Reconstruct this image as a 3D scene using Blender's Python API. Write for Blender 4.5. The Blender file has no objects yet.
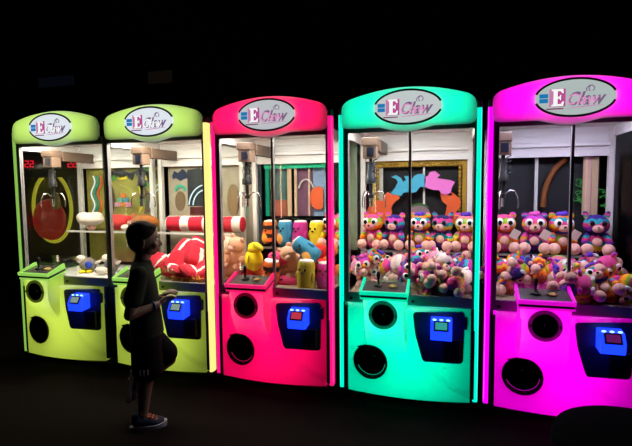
import bpy, bmesh, math, random
from mathutils import Vector, Matrix, Euler
PI = math.pi
sc = bpy.context.scene
col = sc.collection
random.seed(7)

# ------------------------------------------------------------------ camera
F, CX, CY, CZ, YAW, PIT, ROL = 463.79354, 3.5983, -3.12809, 1.51754, -0.28529, 0.07671, -0.00966
OFF = [0.0, 0.93146, 1.89011, 2.86153, 3.82159]           # left front corner of each machine along the row
_f = Vector((math.sin(YAW)*math.cos(PIT), math.cos(YAW)*math.cos(PIT), -math.sin(PIT)))
_r = Vector((math.cos(YAW), -math.sin(YAW), 0)); _u = _r.cross(_f)
CR = _r*math.cos(ROL) + _u*math.sin(ROL); CU = -_r*math.sin(ROL) + _u*math.cos(ROL)
cam = bpy.data.cameras.new('camera'); cam.sensor_width = 36; cam.lens = 36*F/632; cam.clip_start = .02
co = bpy.data.objects.new('camera', cam); col.objects.link(co); sc.camera = co
M = Matrix((CR, CU, -_f)).transposed().to_4x4(); M.translation = Vector((CX, CY, CZ)); co.matrix_world = M
sc.view_settings.view_transform = 'Standard'; sc.view_settings.look = 'None'
sc.view_settings.gamma = 1; sc.view_settings.exposure = 0; sc.view_settings.use_curve_mapping = False
sc.cycles.transparent_max_bounces = 40
sc.cycles.max_bounces = 8; sc.cycles.diffuse_bounces = 3

def at(px, py, y):
    d = _f + CR*((px-316)/F) - CU*((py-223)/F)
    return Vector((CX, CY, CZ)) + d*((y-CY)/d.y)

w = bpy.data.worlds.new('World'); sc.world = w; w.use_nodes = True
w.node_tree.nodes['Background'].inputs[0].default_value = (.2, .25, .5, 1)
w.node_tree.nodes['Background'].inputs[1].default_value = .0006

# ------------------------------------------------------------------ materials
def lin(h):
    v = [int(h[i:i+2], 16)/255 for i in (0, 2, 4)]
    return tuple(c/12.92 if c <= .04045 else ((c+.055)/1.055)**2.4 for c in v)
def newmat(name):
    m = bpy.data.materials.new(name); m.use_nodes = True
    return m, m.node_tree, m.node_tree.nodes, m.node_tree.links
def bsdf(n): return next(x for x in n if x.type == 'BSDF_PRINCIPLED')
_mc = {}
def mat(name, c, rough=.6, metal=0, bump=0, scale=60, var=.0, sheen=0, spec=None):
    if name in _mc: return _mc[name]
    m, t, n, l = newmat(name); b = bsdf(n)
    c = lin(c) if isinstance(c, str) else c
    b.inputs['Base Color'].default_value = (*c, 1); b.inputs['Roughness'].default_value = rough
    b.inputs['Metallic'].default_value = metal
    if spec is not None: b.inputs['Specular IOR Level'].default_value = spec
    if sheen: b.inputs['Sheen Weight'].default_value = sheen
    if bump or var:
        tc = n.new('ShaderNodeTexCoord'); nz = n.new('ShaderNodeTexNoise'); nz.inputs['Scale'].default_value = scale
        nz.inputs['Detail'].default_value = 4; l.new(tc.outputs['Object'], nz.inputs['Vector'])
        if bump:
            bp = n.new('ShaderNodeBump'); bp.inputs['Strength'].default_value = bump; bp.inputs['Distance'].default_value = .01
            l.new(nz.outputs['Fac'], bp.inputs['Height']); l.new(bp.outputs[0], b.inputs['Normal'])
        if var:
            mx = n.new('ShaderNodeMix'); mx.data_type = 'RGBA'
            mx.inputs[6].default_value = (*[x*(1-var) for x in c], 1); mx.inputs[7].default_value = (*[min(1, x*(1+var)) for x in c], 1)
            l.new(nz.outputs['Fac'], mx.inputs[0]); l.new(mx.outputs[2], b.inputs['Base Color'])
    _mc[name] = m; return m
def emit(name, c, s):
    if name in _mc: return _mc[name]
    m, t, n, l = newmat(name); b = bsdf(n); c = lin(c) if isinstance(c, str) else c
    b.inputs['Base Color'].default_value = (*[x*.3 for x in c], 1); b.inputs['Roughness'].default_value = .3
    b.inputs['Emission Color'].default_value = (*c, 1); b.inputs['Emission Strength'].default_value = s
    _mc[name] = m; return m
def acrylic():
    """milky acrylic sheet lit from inside"""
    m, t, n, l = newmat('milky_acrylic'); n.remove(bsdf(n))
    tr = n.new('ShaderNodeBsdfTranslucent'); tr.inputs[0].default_value = (.92, .92, .92, 1)
    gl = n.new('ShaderNodeBsdfGlossy'); gl.inputs['Roughness'].default_value = .25
    mx = n.new('ShaderNodeMixShader'); mx.inputs[0].default_value = .035
    l.new(tr.outputs[0], mx.inputs[1]); l.new(gl.outputs[0], mx.inputs[2])
    l.new(mx.outputs[0], next(x for x in n if x.type == 'OUTPUT_MATERIAL').inputs[0]); return m
def smoke():
    m, t, n, l = newmat('smoky_acrylic'); n.remove(bsdf(n))
    tr = n.new('ShaderNodeBsdfTranslucent'); tr.inputs[0].default_value = (.11, .11, .10, 1)
    gl = n.new('ShaderNodeBsdfGlossy'); gl.inputs['Roughness'].default_value = .25; gl.inputs[0].default_value = (.5, .5, .5, 1)
    mx = n.new('ShaderNodeMixShader'); mx.inputs[0].default_value = .06
    l.new(tr.outputs[0], mx.inputs[1]); l.new(gl.outputs[0], mx.inputs[2])
    l.new(mx.outputs[0], next(x for x in n if x.type == 'OUTPUT_MATERIAL').inputs[0]); return m
def glass(name, fac=.03, tint=(.97, .98, .98)):
    m, t, n, l = newmat(name); n.remove(bsdf(n))
    tr = n.new('ShaderNodeBsdfTransparent'); tr.inputs[0].default_value = (*tint, 1)
    gl = n.new('ShaderNodeBsdfGlossy'); gl.inputs['Roughness'].default_value = .04
    mx = n.new('ShaderNodeMixShader'); mx.inputs[0].default_value = fac
    l.new(tr.outputs[0], mx.inputs[1]); l.new(gl.outputs[0], mx.inputs[2])
    l.new(mx.outputs[0], next(x for x in n if x.type == 'OUTPUT_MATERIAL').inputs[0]); return m
def bands(name, cols, axis=2, noise=.16, scale=5, soft=False):
    """plush cloth in bands of colour, wavy"""
    if name in _mc: return _mc[name]
    m, t, n, l = newmat(name); b = bsdf(n); b.inputs['Roughness'].default_value = .95
    tc = n.new('ShaderNodeTexCoord'); nz = n.new('ShaderNodeTexNoise'); nz.inputs['Scale'].default_value = scale
    sp = n.new('ShaderNodeSeparateXYZ'); l.new(tc.outputs['Generated'], sp.inputs[0]); l.new(tc.outputs['Generated'], nz.inputs['Vector'])
    ma = n.new('ShaderNodeMath'); ma.operation = 'MULTIPLY_ADD'; ma.inputs[1].default_value = noise*2; l.new(nz.outputs['Fac'], ma.inputs[0])
    su = n.new('ShaderNodeMath'); su.operation = 'SUBTRACT'; su.inputs[1].default_value = noise
    l.new(sp.outputs[axis], ma.inputs[2]); l.new(ma.outputs[0], su.inputs[0])
    r = n.new('ShaderNodeValToRGB'); r.color_ramp.interpolation = 'EASE' if soft else 'CONSTANT'
    el = r.color_ramp.elements
    while len(el) < len(cols): el.new(.5)
    for i, c in enumerate(cols):
        p = i/len(cols)
        if isinstance(c, tuple): c, p = c
        el[i].position = p; el[i].color = (*lin(c), 1)
    l.new(su.outputs[0], r.inputs[0]); l.new(r.outputs[0], b.inputs['Base Color'])
    bp = n.new('ShaderNodeBump'); bp.inputs['Strength'].default_value = .4; bp.inputs['Distance'].default_value = .006
    n2 = n.new('ShaderNodeTexNoise'); n2.inputs['Scale'].default_value = 40; l.new(tc.outputs['Generated'], n2.inputs['Vector'])
    l.new(n2.outputs['Fac'], bp.inputs['Height']); l.new(bp.outputs[0], b.inputs['Normal'])
    _mc[name] = m; return m

ACR = acrylic(); SMOKE = smoke(); GLASS = glass('clear_glass'); DIV = glass('clear_divider', .05, (.93, .94, .94))
BLACK = mat('black_plastic', (.006, .006, .007), .45); BLK2 = mat('black_metal', (.01, .01, .012), .5)
FRAME = mat('grey_metal_frame', (.26, .25, .25), .42, .25); DECK = mat('beige_deck', 'a08a70', .8, var=.1)
WHITE = mat('white_panel', (.78, .77, .74), .5); PILLAR = mat('white_pillar', (.75, .73, .68), .45)
RUB = mat('rubber', (.02, .02, .02), .7); STEEL = mat('steel', (.6, .6, .6), .25, 1)
NAVY = mat('navy_plastic', (.004, .007, .02), .35); DKPANEL = mat('dark_coin_panel', (.05, .05, .075), .4)

# ------------------------------------------------------------------ mesh helpers
class MB:
    def __init__(s): s.b = bmesh.new(); s.flat = False
    def box(s, x0, x1, y0, y1, z0, z1, m=None):
        vs = [s.b.verts.new(Vector(p) if m is None else m @ Vector(p)) for p in
              ((x0,y0,z0),(x1,y0,z0),(x1,y1,z0),(x0,y1,z0),(x0,y0,z1),(x1,y0,z1),(x1,y1,z1),(x0,y1,z1))]
        for q in ((3,2,1,0),(4,5,6,7),(0,1,5,4),(1,2,6,5),(2,3,7,6),(3,0,4,7)): s.b.faces.new([vs[i] for i in q])
        return s
    def ell(s, c, r, seg=16, rings=10, m=None):
        c = Vector(c); r = (r, r, r) if not hasattr(r, '__len__') else r
        mm = Matrix.Translation(c) @ (m.to_4x4() if m is not None else Matrix.Identity(4)) @ Matrix.Diagonal((*r, 1))
        bmesh.ops.create_uvsphere(s.b, u_segments=seg, v_segments=rings, radius=1, matrix=mm); return s
    def tube(s, a, b, r0, r1=None, seg=14, caps=True):
        a, b = Vector(a), Vector(b); r1 = r0 if r1 is None else r1; d = (b-a)
        q = d.to_track_quat('Z', 'Y'); X, Y = q @ Vector((1,0,0)), q @ Vector((0,1,0))
        A = [s.b.verts.new(a + (X*math.cos(t)+Y*math.sin(t))*r0) for t in [2*PI*i/seg for i in range(seg)]]
        B = [s.b.verts.new(b + (X*math.cos(t)+Y*math.sin(t))*r1) for t in [2*PI*i/seg for i in range(seg)]]
        for i in range(seg): s.b.faces.new((A[i], A[(i+1)%seg], B[(i+1)%seg], B[i]))
        if caps: s.b.faces.new(A[::-1]); s.b.faces.new(B)
        return s
    def path(s, pts, r, seg=8, closed=False):
        pts = [Vector(p) for p in pts]; n = len(pts); rs = r if hasattr(r, '__len__') else [r]*n; rings = []
        up = None
        for i, p in enumerate(pts):
            d = (pts[(i+1)%n]-pts[i-1]) if closed else (pts[min(i+1, n-1)]-pts[max(i-1, 0)])
            d.normalize()
            if up is None: up = d.orthogonal()
            up = (up - d*up.dot(d)).normalized(); sd = d.cross(up)
            rings.append([s.b.verts.new(p+(up*math.cos(t)+sd*math.sin(t))*rs[i]) for t in [2*PI*k/seg for k in range(seg)]])
        for i in range(n if closed else n-1):
            a, b = rings[i], rings[(i+1)%n]
            for k in range(seg): s.b.faces.new((a[k], a[(k+1)%seg], b[(k+1)%seg], b[k]))
        if not closed: s.b.faces.new(rings[0][::-1]); s.b.faces.new(rings[-1])
        return s
    def prism(s, poly, y0, y1):
        """polygon in (x,z) given thickness from y0 (front) to y1"""
        A = [s.b.verts.new((x, y0, z)) for x, z in poly]; B = [s.b.verts.new((x, y1, z)) for x, z in poly]; n = len(poly)
        s.b.faces.new(A); s.b.faces.new(B[::-1])
        for i in range(n): s.b.faces.new((A[(i+1)%n], A[i], B[i], B[(i+1)%n]))
        return s
    def lathe(s, prof, c=(0,0,0), m=None, seg=24, cap0=False, cap1=False):
        """profile (r, h) turned about local z"""
        m = m.to_4x4() if m is not None else Matrix.Identity(4); m = Matrix.Translation(Vector(c)) @ m; R = []
        for r, h in prof: R.append([s.b.verts.new(m @ Vector((r*math.cos(2*PI*k/seg), r*math.sin(2*PI*k/seg), h))) for k in range(seg)])
        for a, b in zip(R, R[1:]):
            for k in range(seg): s.b.faces.new((a[k], a[(k+1)%seg], b[(k+1)%seg], b[k]))
        if cap0: s.b.faces.new(R[0][::-1])
        if cap1: s.b.faces.new(R[-1])
        return s
    def build(s, name, m, parent=None, smooth=False, bevel=0):
        if bevel: bmesh.ops.bevel(s.b, geom=list(s.b.edges), offset=bevel, segments=2, affect='EDGES', profile=.5)
        bmesh.ops.recalc_face_normals(s.b, faces=s.b.faces)
        me = bpy.data.meshes.new(name); s.b.to_mesh(me); s.b.free(); me.materials.append(m)
        if smooth:
            me.polygons.foreach_set('use_smooth', [True]*len(me.polygons))
            try: me.set_sharp_from_angle(angle=math.radians(50))
            except Exception: pass
        o = bpy.data.objects.new(name, me); col.objects.link(o)
        if parent is not None: o.parent = parent
        return o
def tag(o, label=None, cat=None, group=None, kind=None):
    for k, v in (('label', label), ('category', cat), ('group', group), ('kind', kind)):
        if v: o[k] = v
    return o
def empty(name, loc=(0,0,0), label=None, cat=None, group=None, rz=0):
    o = bpy.data.objects.new(name, None); col.objects.link(o); o.location = loc; o.rotation_euler = (0, 0, rz); o.empty_display_size = .05
    return tag(o, label, cat, group)
def copy_tree(o, parent=None):
    c = o.copy(); col.objects.link(c); c.parent = parent
    for ch in KIDS.get(o.name, []): copy_tree(ch, c)
    return c
KIDS = {}
def register(root):
    for o in bpy.data.objects:
        if o.parent is root: KIDS.setdefault(root.name, []).append(o); 
def baked(o, name, m, parent, mods):
    """apply modifiers through the depsgraph"""
    for typ, kw in mods:
        md = o.modifiers.new(typ, typ)
        for k, v in kw.items(): setattr(md, k, v)
    bpy.context.view_layer.update(); dg = bpy.context.evaluated_depsgraph_get()
    me = bpy.data.meshes.new_from_object(o.evaluated_get(dg), depsgraph=dg)
    bpy.data.objects.remove(o, do_unlink=True)
    me.name = name; me.materials.clear(); me.materials.append(m)
    me.polygons.foreach_set('use_smooth', [True]*len(me.polygons))
    r = bpy.data.objects.new(name, me); col.objects.link(r)
    if parent is not None: r.parent = parent
    return r
def text_part(name, body, size, m, parent, loc, shear=0, extrude=.002, offset=0, sx=1):
    cu = bpy.data.curves.new(name, 'FONT'); cu.body = body; cu.size = size; cu.shear = shear; cu.extrude = extrude; cu.offset = offset
    cu.resolution_u = 3; cu.space_character = 1.08
    o = bpy.data.objects.new(name, cu); col.objects.link(o)
    r = baked(o, name, m, parent, [])
    r.location = loc; r.rotation_euler = (PI/2, 0, 0); r.scale = (sx, 1, 1); return r
def sstep(a, b, x):
    t = max(0, min(1, (x-a)/(b-a))); return t*t*(3-2*t)
def ellipse_pts(cx, cz, rx, rz, a0=0, a1=2*PI, n=40, closed=True):
    k = n if closed else n-1
    return [(cx+rx*math.cos(a0+(a1-a0)*i/k), cz+rz*math.sin(a0+(a1-a0)*i/k)) for i in range(n)]

# ------------------------------------------------------------------ setting
def struct(name, mb, m):
    o = mb.build(name, m); o['kind'] = 'structure'; return o
CARPET = mat('dark_carpet', (.0085, .006, .005), .95, bump=.6, scale=90, var=.5, spec=.02)
DARKW = mat('black_painted_wall', (.006, .006, .008), .8, var=.2, scale=2)
struct('floor', MB().box(-6, 9, -6, 6, -.1, 0), CARPET)
struct('wall_back', MB().box(-6, 9, 6, 6.1, 0, 4.2), DARKW)
struct('wall_left', MB().box(-6.1, -6, -6, 6, 0, 4.2), DARKW)
struct('ceiling', MB().box(-6, 9, -6, 6.1, 4.2, 4.3), DARKW)

# ------------------------------------------------------------------ claw machine
SPK = (.315, .685, .092); CHU = (.213, .325, .116)
def surf(x, z):
    bow = -.02 - .055*math.sin(PI*max(0, min(.9, x))/.9)
    win = sstep(.172, .186, x)*(1-sstep(.45, .466, x))
    win *= .25 + .75*1
    bump = .095*sstep(.40, .64, z)*win
    e = math.sqrt(((x-.96)/.47)**2 + ((z-.74)/.60)**2)
    inset = .022*(1-sstep(.97, 1.05, e))
    return bow - bump + inset
def rounded(poly, r, n=5):
    out = []; k = len(poly)
    for i in range(k):
        p, a, b = Vector(poly[i]), Vector(poly[i-1]), Vector(poly[(i+1)%k])
        d0, d1 = (a-p).normalized(), (b-p).normalized(); rr = min(r, (a-p).length*.45, (b-p).length*.45)
        for j in range(n+1):
            t = j/n; q = (p+d0*rr)*(1-t)**2 + p*2*t*(1-t) + (p+d1*rr)*t*t; out.append((q.x, q.y))
    return out
def post(x, z0, z1, g=1):
    b = MB(); o = []
    for k in range(24):
        t = 2*PI*k/24; cs, sn = math.cos(t), math.sin(t)
        o.append((x+.0165*g*math.copysign(abs(cs)**.6, cs), .016+.036*g*math.copysign(abs(sn)**.6, sn)))
    A = [b.b.verts.new((*p, z0)) for p in o]; C = [b.b.verts.new((*p, z1)) for p in o]
    b.b.faces.new(A[::-1]); b.b.faces.new(C); [b.b.faces.new((A[q], A[(q+1)%24], C[(q+1)%24], C[q])) for q in range(24)]
    return b
def build_machine(i, c):
    K = c['key']
    T = empty('claw_machine', (OFF[i], 0, 0), c['label'], 'claw machine', 'row of claw machines')
    led = emit('led_'+K, c['body'], c['body_s']); hled = emit('header_led_'+K, c['head'], c['head_s'])
    edge = emit('edge_lit_'+K, c['edge'], c.get('edge_s', .75))
    lampL = emit('tube_l_'+K, c['tube'], c['tube_s']); lampR = emit('tube_r_'+K, c.get('tube_r', c['tube']), c['tube_s'])
    # cabinet: lower box, plinth and roof
    MB().box(.03, .87, .05, .78, .04, .1).box(.012, .03, .03, .78, .1, .76).box(.87, .888, .03, .78, .1, .76).box(.03, .87, .76, .78, .1, .76)\
        .box(.03, .87, .20, .22, .1, .74).box(.0, .03, -.012, .02, .1, .72).box(.032, .052, -.03, .02, .12, .69).box(.866, .89, -.02, .02, .12, .58)\
        .box(.865, .888, -.015, .02, .58, .72).build('cabinet', BLK2, T)
    MB().box(.03, .87, .02, .76, .745, .76).build('play_deck', c.get('deck', DECK), T)
    MB().box(.012, .888, .005, .78, 1.945, 2.04).build('roof', BLK2, T)
    MB().box(.03, .87, .03, .69, 1.935, 1.944).build('ceiling_panel', WHITE, T)
    MB().box(.10, .80, .035, .20, 1.925, 1.934).build('ceiling_lamp', emit('lamp_'+K, c['lamp'], c['lamp_s']), T)
    for x in ((.027, .879) if i > 1 else (.027,) if i == 0 else (.879,)): MB().box(x-.005, x+.005, .024, .030, .84, 1.86).build('fill_light_strip', emit('strip_'+K, c.get('strip', (1,.72,.50)), c.get('strip_s', 14)), T)  # unseen strips behind the stiles, added to brighten the heap
    for x in (.09, .81):
        for y in (.10, .70):
            k = MB().tube((x-.012, y, .03), (x+.012, y, .03), .03, seg=16).build('caster', RUB, T, True)
            MB().box(x-.02, x+.02, y-.018, y+.018, .03, .06).build('bracket', BLK2, k)
    # lit front panel (a moulded sheet) with holes for speaker and chute
    b = MB(); NX, NZ = 90, 66; X0, X1, Z0, Z1 = .054, .864, .10, .722; g = {}
    for a in range(NX+1):
        for d in range(NZ+1):
            x = X0+(X1-X0)*a/NX; z = Z0+(Z1-Z0)*d/NZ; g[a, d] = b.b.verts.new((x, surf(x, z), z))
    for a in range(NX):
        for d in range(NZ):
            x = X0+(X1-X0)*(a+.5)/NX; z = Z0+(Z1-Z0)*(d+.5)/NZ
            if math.hypot(x-SPK[0], z-SPK[1]) < SPK[2]*.93 or math.hypot(x-CHU[0], z-CHU[1]) < CHU[2]*.93: continue
            b.b.faces.new((g[a, d], g[a+1, d], g[a+1, d+1], g[a, d+1]))
    # skirts back to the cabinet
    for d in range(NZ):
        for a in (0, NX):
            v0, v1 = g[a, d], g[a, d+1]
            b.b.faces.new((v0, v1, b.b.verts.new((v1.co.x, .02, v1.co.z)), b.b.verts.new((v0.co.x, .02, v0.co.z))))
    for a in range(NX):
        for d in (0, NZ):
            v0, v1 = g[a, d], g[a+1, d]
            if d == NZ and .18 < (v0.co.x+v1.co.x)/2 < .459: continue
            b.b.faces.new((v0, v1, b.b.verts.new((v1.co.x, .03, v1.co.z)), b.b.verts.new((v0.co.x, .03, v0.co.z))))
    # head of the control pedestal
    N = 24; xs = [.18+(.459-.18)*k/N for k in range(N+1)]
    ys = [min(-.14, surf(x, .722)) if 0 < k < N else surf(.3, .722)+.012 for k, x in enumerate(xs)]
    lo = [b.b.verts.new((x, y, .722)) for x, y in zip(xs, ys)]; hi = [b.b.verts.new((x, y, .822)) for x, y in zip(xs, ys)]
    for k in range(N): b.b.faces.new((lo[k], lo[k+1], hi[k+1], hi[k]))
    for k in (0, N):
        q = [b.b.verts.new((xs[k], 0, z)) for z in (.822, .722)]; b.b.faces.new((lo[k], hi[k], q[0], q[1]))
    fp = b.build('front_panel', ACR, T, True)
    MB().box(.06, .70, .185, .199, .12, .70).build('led_board', led, fp)
    MB().box(.205, .435, -.075, -.065, .60, .79).build('led_board', led, fp)
    # speaker
    n = Matrix.Rotation(PI/2, 3, 'X')                              # local +z -> -y
    sy = surf(SPK[0], SPK[1])
    s = MB().lathe([(SPK[2]*1.02, -.004), (SPK[2]*1.02, .008), (SPK[2]*.94, .012), (SPK[2]*.80, .010), (SPK[2]*.78, .0)], (SPK[0], sy, SPK[1]), n, 32).build('speaker', SMOKE, T, True)
    MB().lathe([(SPK[2]*.80, .002), (SPK[2]*.74, .004), (SPK[2]*.3, -.03), (SPK[2]*.28, -.022), (.001, -.012)], (SPK[0], sy, SPK[1]), n, 32).build('cone', BLACK, s, True)
    for sgn in (-1, 1): MB().box(SPK[0]+sgn*.083-.006, SPK[0]+sgn*.083+.006, sy-.016, sy-.004, SPK[1]-.008, SPK[1]+.008).build('clip', BLACK, s)
    # prize chute: tilted rim and tub
    cy_ = surf(CHU[0], CHU[1]); sl = math.atan2(surf(CHU[0]+.05, .325)-surf(CHU[0]-.05, .325), .1)
    nn = Matrix.Rotation(sl, 3, 'Z') @ n; R = CHU[2]
    ch = MB().lathe([(R*1.04, -.012), (R*1.04, .006), (R*.99, .010), (R*.93, .006), (R*.93, -.02)], (CHU[0], cy_, CHU[1]), nn, 40).build('prize_chute', BLACK, T, True)
    MB().lathe([(R*.94, -.004), (R*.90, -.09), (R*.3, -.10), (.001, -.10)], (CHU[0], cy_, CHU[1]), nn, 40).build('tub', mat('black_tub', (.004, .004, .004), .9), ch, True)
    arc = []
    for k in range(25):
        t = math.radians(205+150*k/24); p = nn @ Vector((R*.86*math.cos(t), R*.84*math.sin(t), -.015)); arc.append(p+Vector((CHU[0], cy_, CHU[1])))
    MB().path(arc, .0022).build('inner_lip', SMOKE if i < 2 else emit('chute_lip_glow_'+K, c['edge'], .35), ch, True)  # light caught on the lip is put in as a faint glow
    fl = [(-.09, R*.86), (-.03, R*1.02), (-.012, R*1.0), (-.005, R*.84), (-.05, R*.70)]
    MB().prism([(CHU[0]+a, CHU[1]+z) for a, z in fl], cy_-.004, cy_+.004).build('flap', BLACK, ch)
    # coin panel
    poly = rounded([(.497, .688), (.515, .54), (.566, .362), (.818, .352), (.826, .70)], .03)
    pl = MB(); k = len(poly); A = [pl.b.verts.new((x, surf(x, z)-.007, z)) for x, z in poly]; B = [pl.b.verts.new((x, surf(x, z)+.004, z)) for x, z in poly]
    pl.b.faces.new(A); [pl.b.faces.new((A[(q+1)%k], A[q], B[q], B[(q+1)%k])) for q in range(k)]
    cp = pl.build('coin_panel', DKPANEL, T)
    yr = surf(.75, .45)-.007
    MB().box(.695, .80, yr-.028, yr+.002, .385, .52).build('coin_box', BLACK, cp, bevel=.004)
    MB().tube((.73, yr-.032, .40), (.73, yr-.026, .40), .007).build('lock', STEEL, cp, True)
    MB().box(.822, .842, surf(.835, .62)-.02, surf(.835, .62)+.01, .585, .665).build('hinge', BLACK, cp, bevel=.004)
    # bill acceptor
    ya = surf(.68, .60)-.006
    pr = [(ya, .545), (ya-.098, .535), (ya-.106, .60), (ya-.072, .655), (ya, .668)]
    bm = MB(); A = [bm.b.verts.new((.615, y, z)) for y, z in pr]; B = [bm.b.verts.new((.748, y, z)) for y, z in pr]
    bm.b.faces.new(A); bm.b.faces.new(B[::-1]); [bm.b.faces.new((A[(q+1)%5], A[q], B[q], B[(q+1)%5])) for q in range(5)]
    ba = bm.build('bill_acceptor', emit('blue_lit', (.006, .03, 1), 2.6), T, bevel=.006)
    up = Vector((0, .032, .055)).normalized(); nrm = Vector((0, -.055, .032)).normalized(); p0 = Vector((.6815, ya-.089, .628))
    mm = Matrix((Vector((1,0,0)), nrm, up)).transposed().to_4x4(); mm.translation = p0
    MB().box(-.046, .046, -.002, .006, -.034, .032, mm).build('bezel', BLACK, ba)
    MB().box(-.036, .036, -.001, .0085, -.024, .022, mm).build('screen', emit('lcd_'+K, c['lcd'], c.get('lcd_s', .6)), ba)
    for q in (-.042, 0, .042): MB().ell((.6815+q, ya-.066, .662), (.013, .007, .006), 10, 6).build('indicator_lamp', emit('led_dot', (.25, .55, 1), 3), ba, True)
    # control panel
    slope = math.atan2(.04, .165)
    mm = Matrix.Translation((.318, -.088, .851)) @ Matrix.Rotation(slope, 4, 'X')
    cpn = MB().box(-.142, .142, -.083, .083, -.008, .004, mm).build('control_panel', mat('control_top', (.10, .09, .09), .25, .3), T)
    MB().box(-.150, .150, -.094, .085, -.034, -.014, mm).build('trim_band', BLACK, cpn)
    rail = MB().box(-.154, .154, -.100, -.083, -.014, .010, mm).box(-.154, .154, -.098, .085, -.046, -.034, mm)
    for sgn in (-1, 1):
        P = [mm @ Vector((sgn*x, y, z)) for x in (.142, .156) for y, z in ((-.1, -.014), (.085, -.014), (.085, .030), (.06, .030), (-.1, .012))]
        v = [rail.b.verts.new(p) for p in P]; rail.b.faces.new(v[:5]); rail.b.faces.new(v[5:][::-1])
        for q in range(5): rail.b.faces.new((v[(q+1)%5], v[q], v[5+q], v[5+(q+1)%5]))
    rail.build('lit_rail', edge, cpn)
    j = MB().lathe([(.03, 0), (.028, .006), (.012, .012), (.007, .02), (.007, .045), (.011, .055), (.013, .075), (.011, .092), (.004, .098)], mm @ Vector((-.045, .01, .004)), None, 16, True, True).build('joystick', BLACK, cpn, True)
    MB().lathe([(.026, 0), (.026, .008), (.02, .012), (.018, .009)], mm @ Vector((.05, .005, .004)), None, 20, True).lathe([(.017, .006), (.016, .014), (.001, .016)], mm @ Vector((.05, .005, .004)), None, 20).build('push_button', mat('button_amber', (.75, .5, .1), .3), cpn, True)
    # window frame, sliding doors
    fl = (-.006, .022) if i == 1 else (.021, .055); frr = (.905, .912) if i == 0 else (.868, .892)
    fr = MB().box(*fl, -.012, .022, .722, 1.94).box(*frr, -.012, .022, .722, 1.94).box(fl[1], frr[0], -.012, .022, 1.882, 1.94).box(fl[1], frr[0], -.014, .022, .722, .79)
    wf = fr.build('window_frame', FRAME, T)
    for x in (.075, .495): MB().tube((x, -.02, .75), (x, -.012, .75), .011).build('lock', BLACK, wf, True)
    if i > 1:
        MB().box(.461, .477, -.008, .02, .79, 1.882).build('door_stile', FRAME, T)
        for x0, x1, y in ((.055, .462, .004), (.476, .868, .010)): MB().box(x0, x1, y, y+.004, .79, 1.882).build('front_pane', GLASS, T)
    else: MB().box(fl[1], frr[0], .004, .008, .79, 1.882).build('front_pane', GLASS, T)
    for x in (.014, .882): MB().box(x, x+.004, .03, .66, .77, 1.86).build('side_pane', GLASS, T)
    MB().box(.05, .85, .682, .686, .76, 1.73).build('back_pane', GLASS, T)
    # light tubes at the corners
    for sd, x in ((0, .004), (1, .897)):
        if sd in c.get('no_tube', ()):
            continue
        lt = post(x, .105, 2.005).build('light_tube', lampR if sd else lampL, T, True)
        for z0_, z1_ in ((2.005, 2.05), (.095, .105)): post(x, z0_, z1_, 1.03).build('end_cap', mat('tube_cap', (.12, .12, .12), .4), lt, True)
    # inside: pillars, slatted upper panels, shelf, chute divider
    for x in (.012, .85): MB().box(x, x+.038, .66, .70, .76, 1.94).build('back_pillar', PILLAR, T)
    sl_ = MB(); z = 1.725
    while z < 1.93:
        sl_.box(.05, .85, .672, .688, z, z+.046); z += .052
    sl_.box(.05, .85, .68, .70, 1.725, 1.935).build('upper_back_panel', WHITE, T)
    for x in (.016, .872): MB().box(x, x+.012, .03, .66, 1.86, 1.935).build('upper_side_panel', WHITE, T)
    sz_ = c.get('shelf', 1.026); MB().box(.05, .85, .46, .675, sz_-.013, sz_-.001).build('shelf', DIV, T); MB().box(.05, .85, .452, .459, sz_-.016, sz_).build('shelf_edge', WHITE if i < 2 else FRAME, T)
    MB().box(.40, .404, .03, .19, .76, .93).box(.06, .404, .19, .194, .76, .93).build('chute_divider', DIV, T)
    # gantry and claw, parked over the chute
    gx, gy = c.get('claw', (.175, .20))
    GR = mat('gantry_brown', (.085, .052, .034), .5); dz = -.065
    ga = MB().box(gx-.06, gx+.05, gy-.05, gy+.07, 1.875+dz, 1.93+dz).box(gx+.005, gx+.06, gy+.07, .645, 1.84+dz, 1.925+dz).build('gantry', GR, T, bevel=.003)
    MB().box(.05, .85, .64, .67, 1.862+dz, 1.885+dz).build('cross_rail', WHITE, ga)
    MB().box(gx-.05, gx+.045, gy-.04, gy+.06, 1.785+dz, 1.875+dz).build('carriage', mat('carriage_tan', (.15, .095, .065), .5), ga)
    MB().box(gx-.022, gx+.028, gy-.047, gy-.039, 1.80+dz, 1.86+dz).build('sensor', NAVY, ga)
    cl = MB().lathe([(.012, 1.79), (.012, 1.76), (.03, 1.755), (.03, 1.66), (.038, 1.65), (.038, 1.61), (.014, 1.605), (.012, 1.53), (.02, 1.525), (.02, 1.50), (.001, 1.498)], (gx, gy, dz), None, 18).build('claw', BLACK if i != 3 else mat('claw_navy', (.015, .02, .035), .4), T, True)
    MB().tube((gx, gy, 1.60+dz), (gx, gy, 1.44+dz), .012).build('plunger', STEEL, cl, True)
    for q in range(3):
        t = math.radians(15+120*q); dx, dy = math.cos(t), math.sin(t)
        prof = [(.02, 1.525), (.05, 1.55), (.082, 1.545), (.102, 1.51), (.108, 1.46), (.104, 1.43)]
        MB().path([(gx+dx*r, gy+dy*r, z+dz) for r, z in prof], .0045).build('prong', STEEL, cl, True)
    cab = [(gx+.034+.014*math.sin(k*1.1), gy-.02+.014*math.cos(k*1.1), 1.79+dz-.0062*k) for k in range(22)]
    MB().path(cab, .0035, 6).build('coiled_cord', BLACK, cl, True)
    # header
    b = MB(); NU, NV = 64, 24; g = {}; HX0, HX1 = .004, .884
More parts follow.
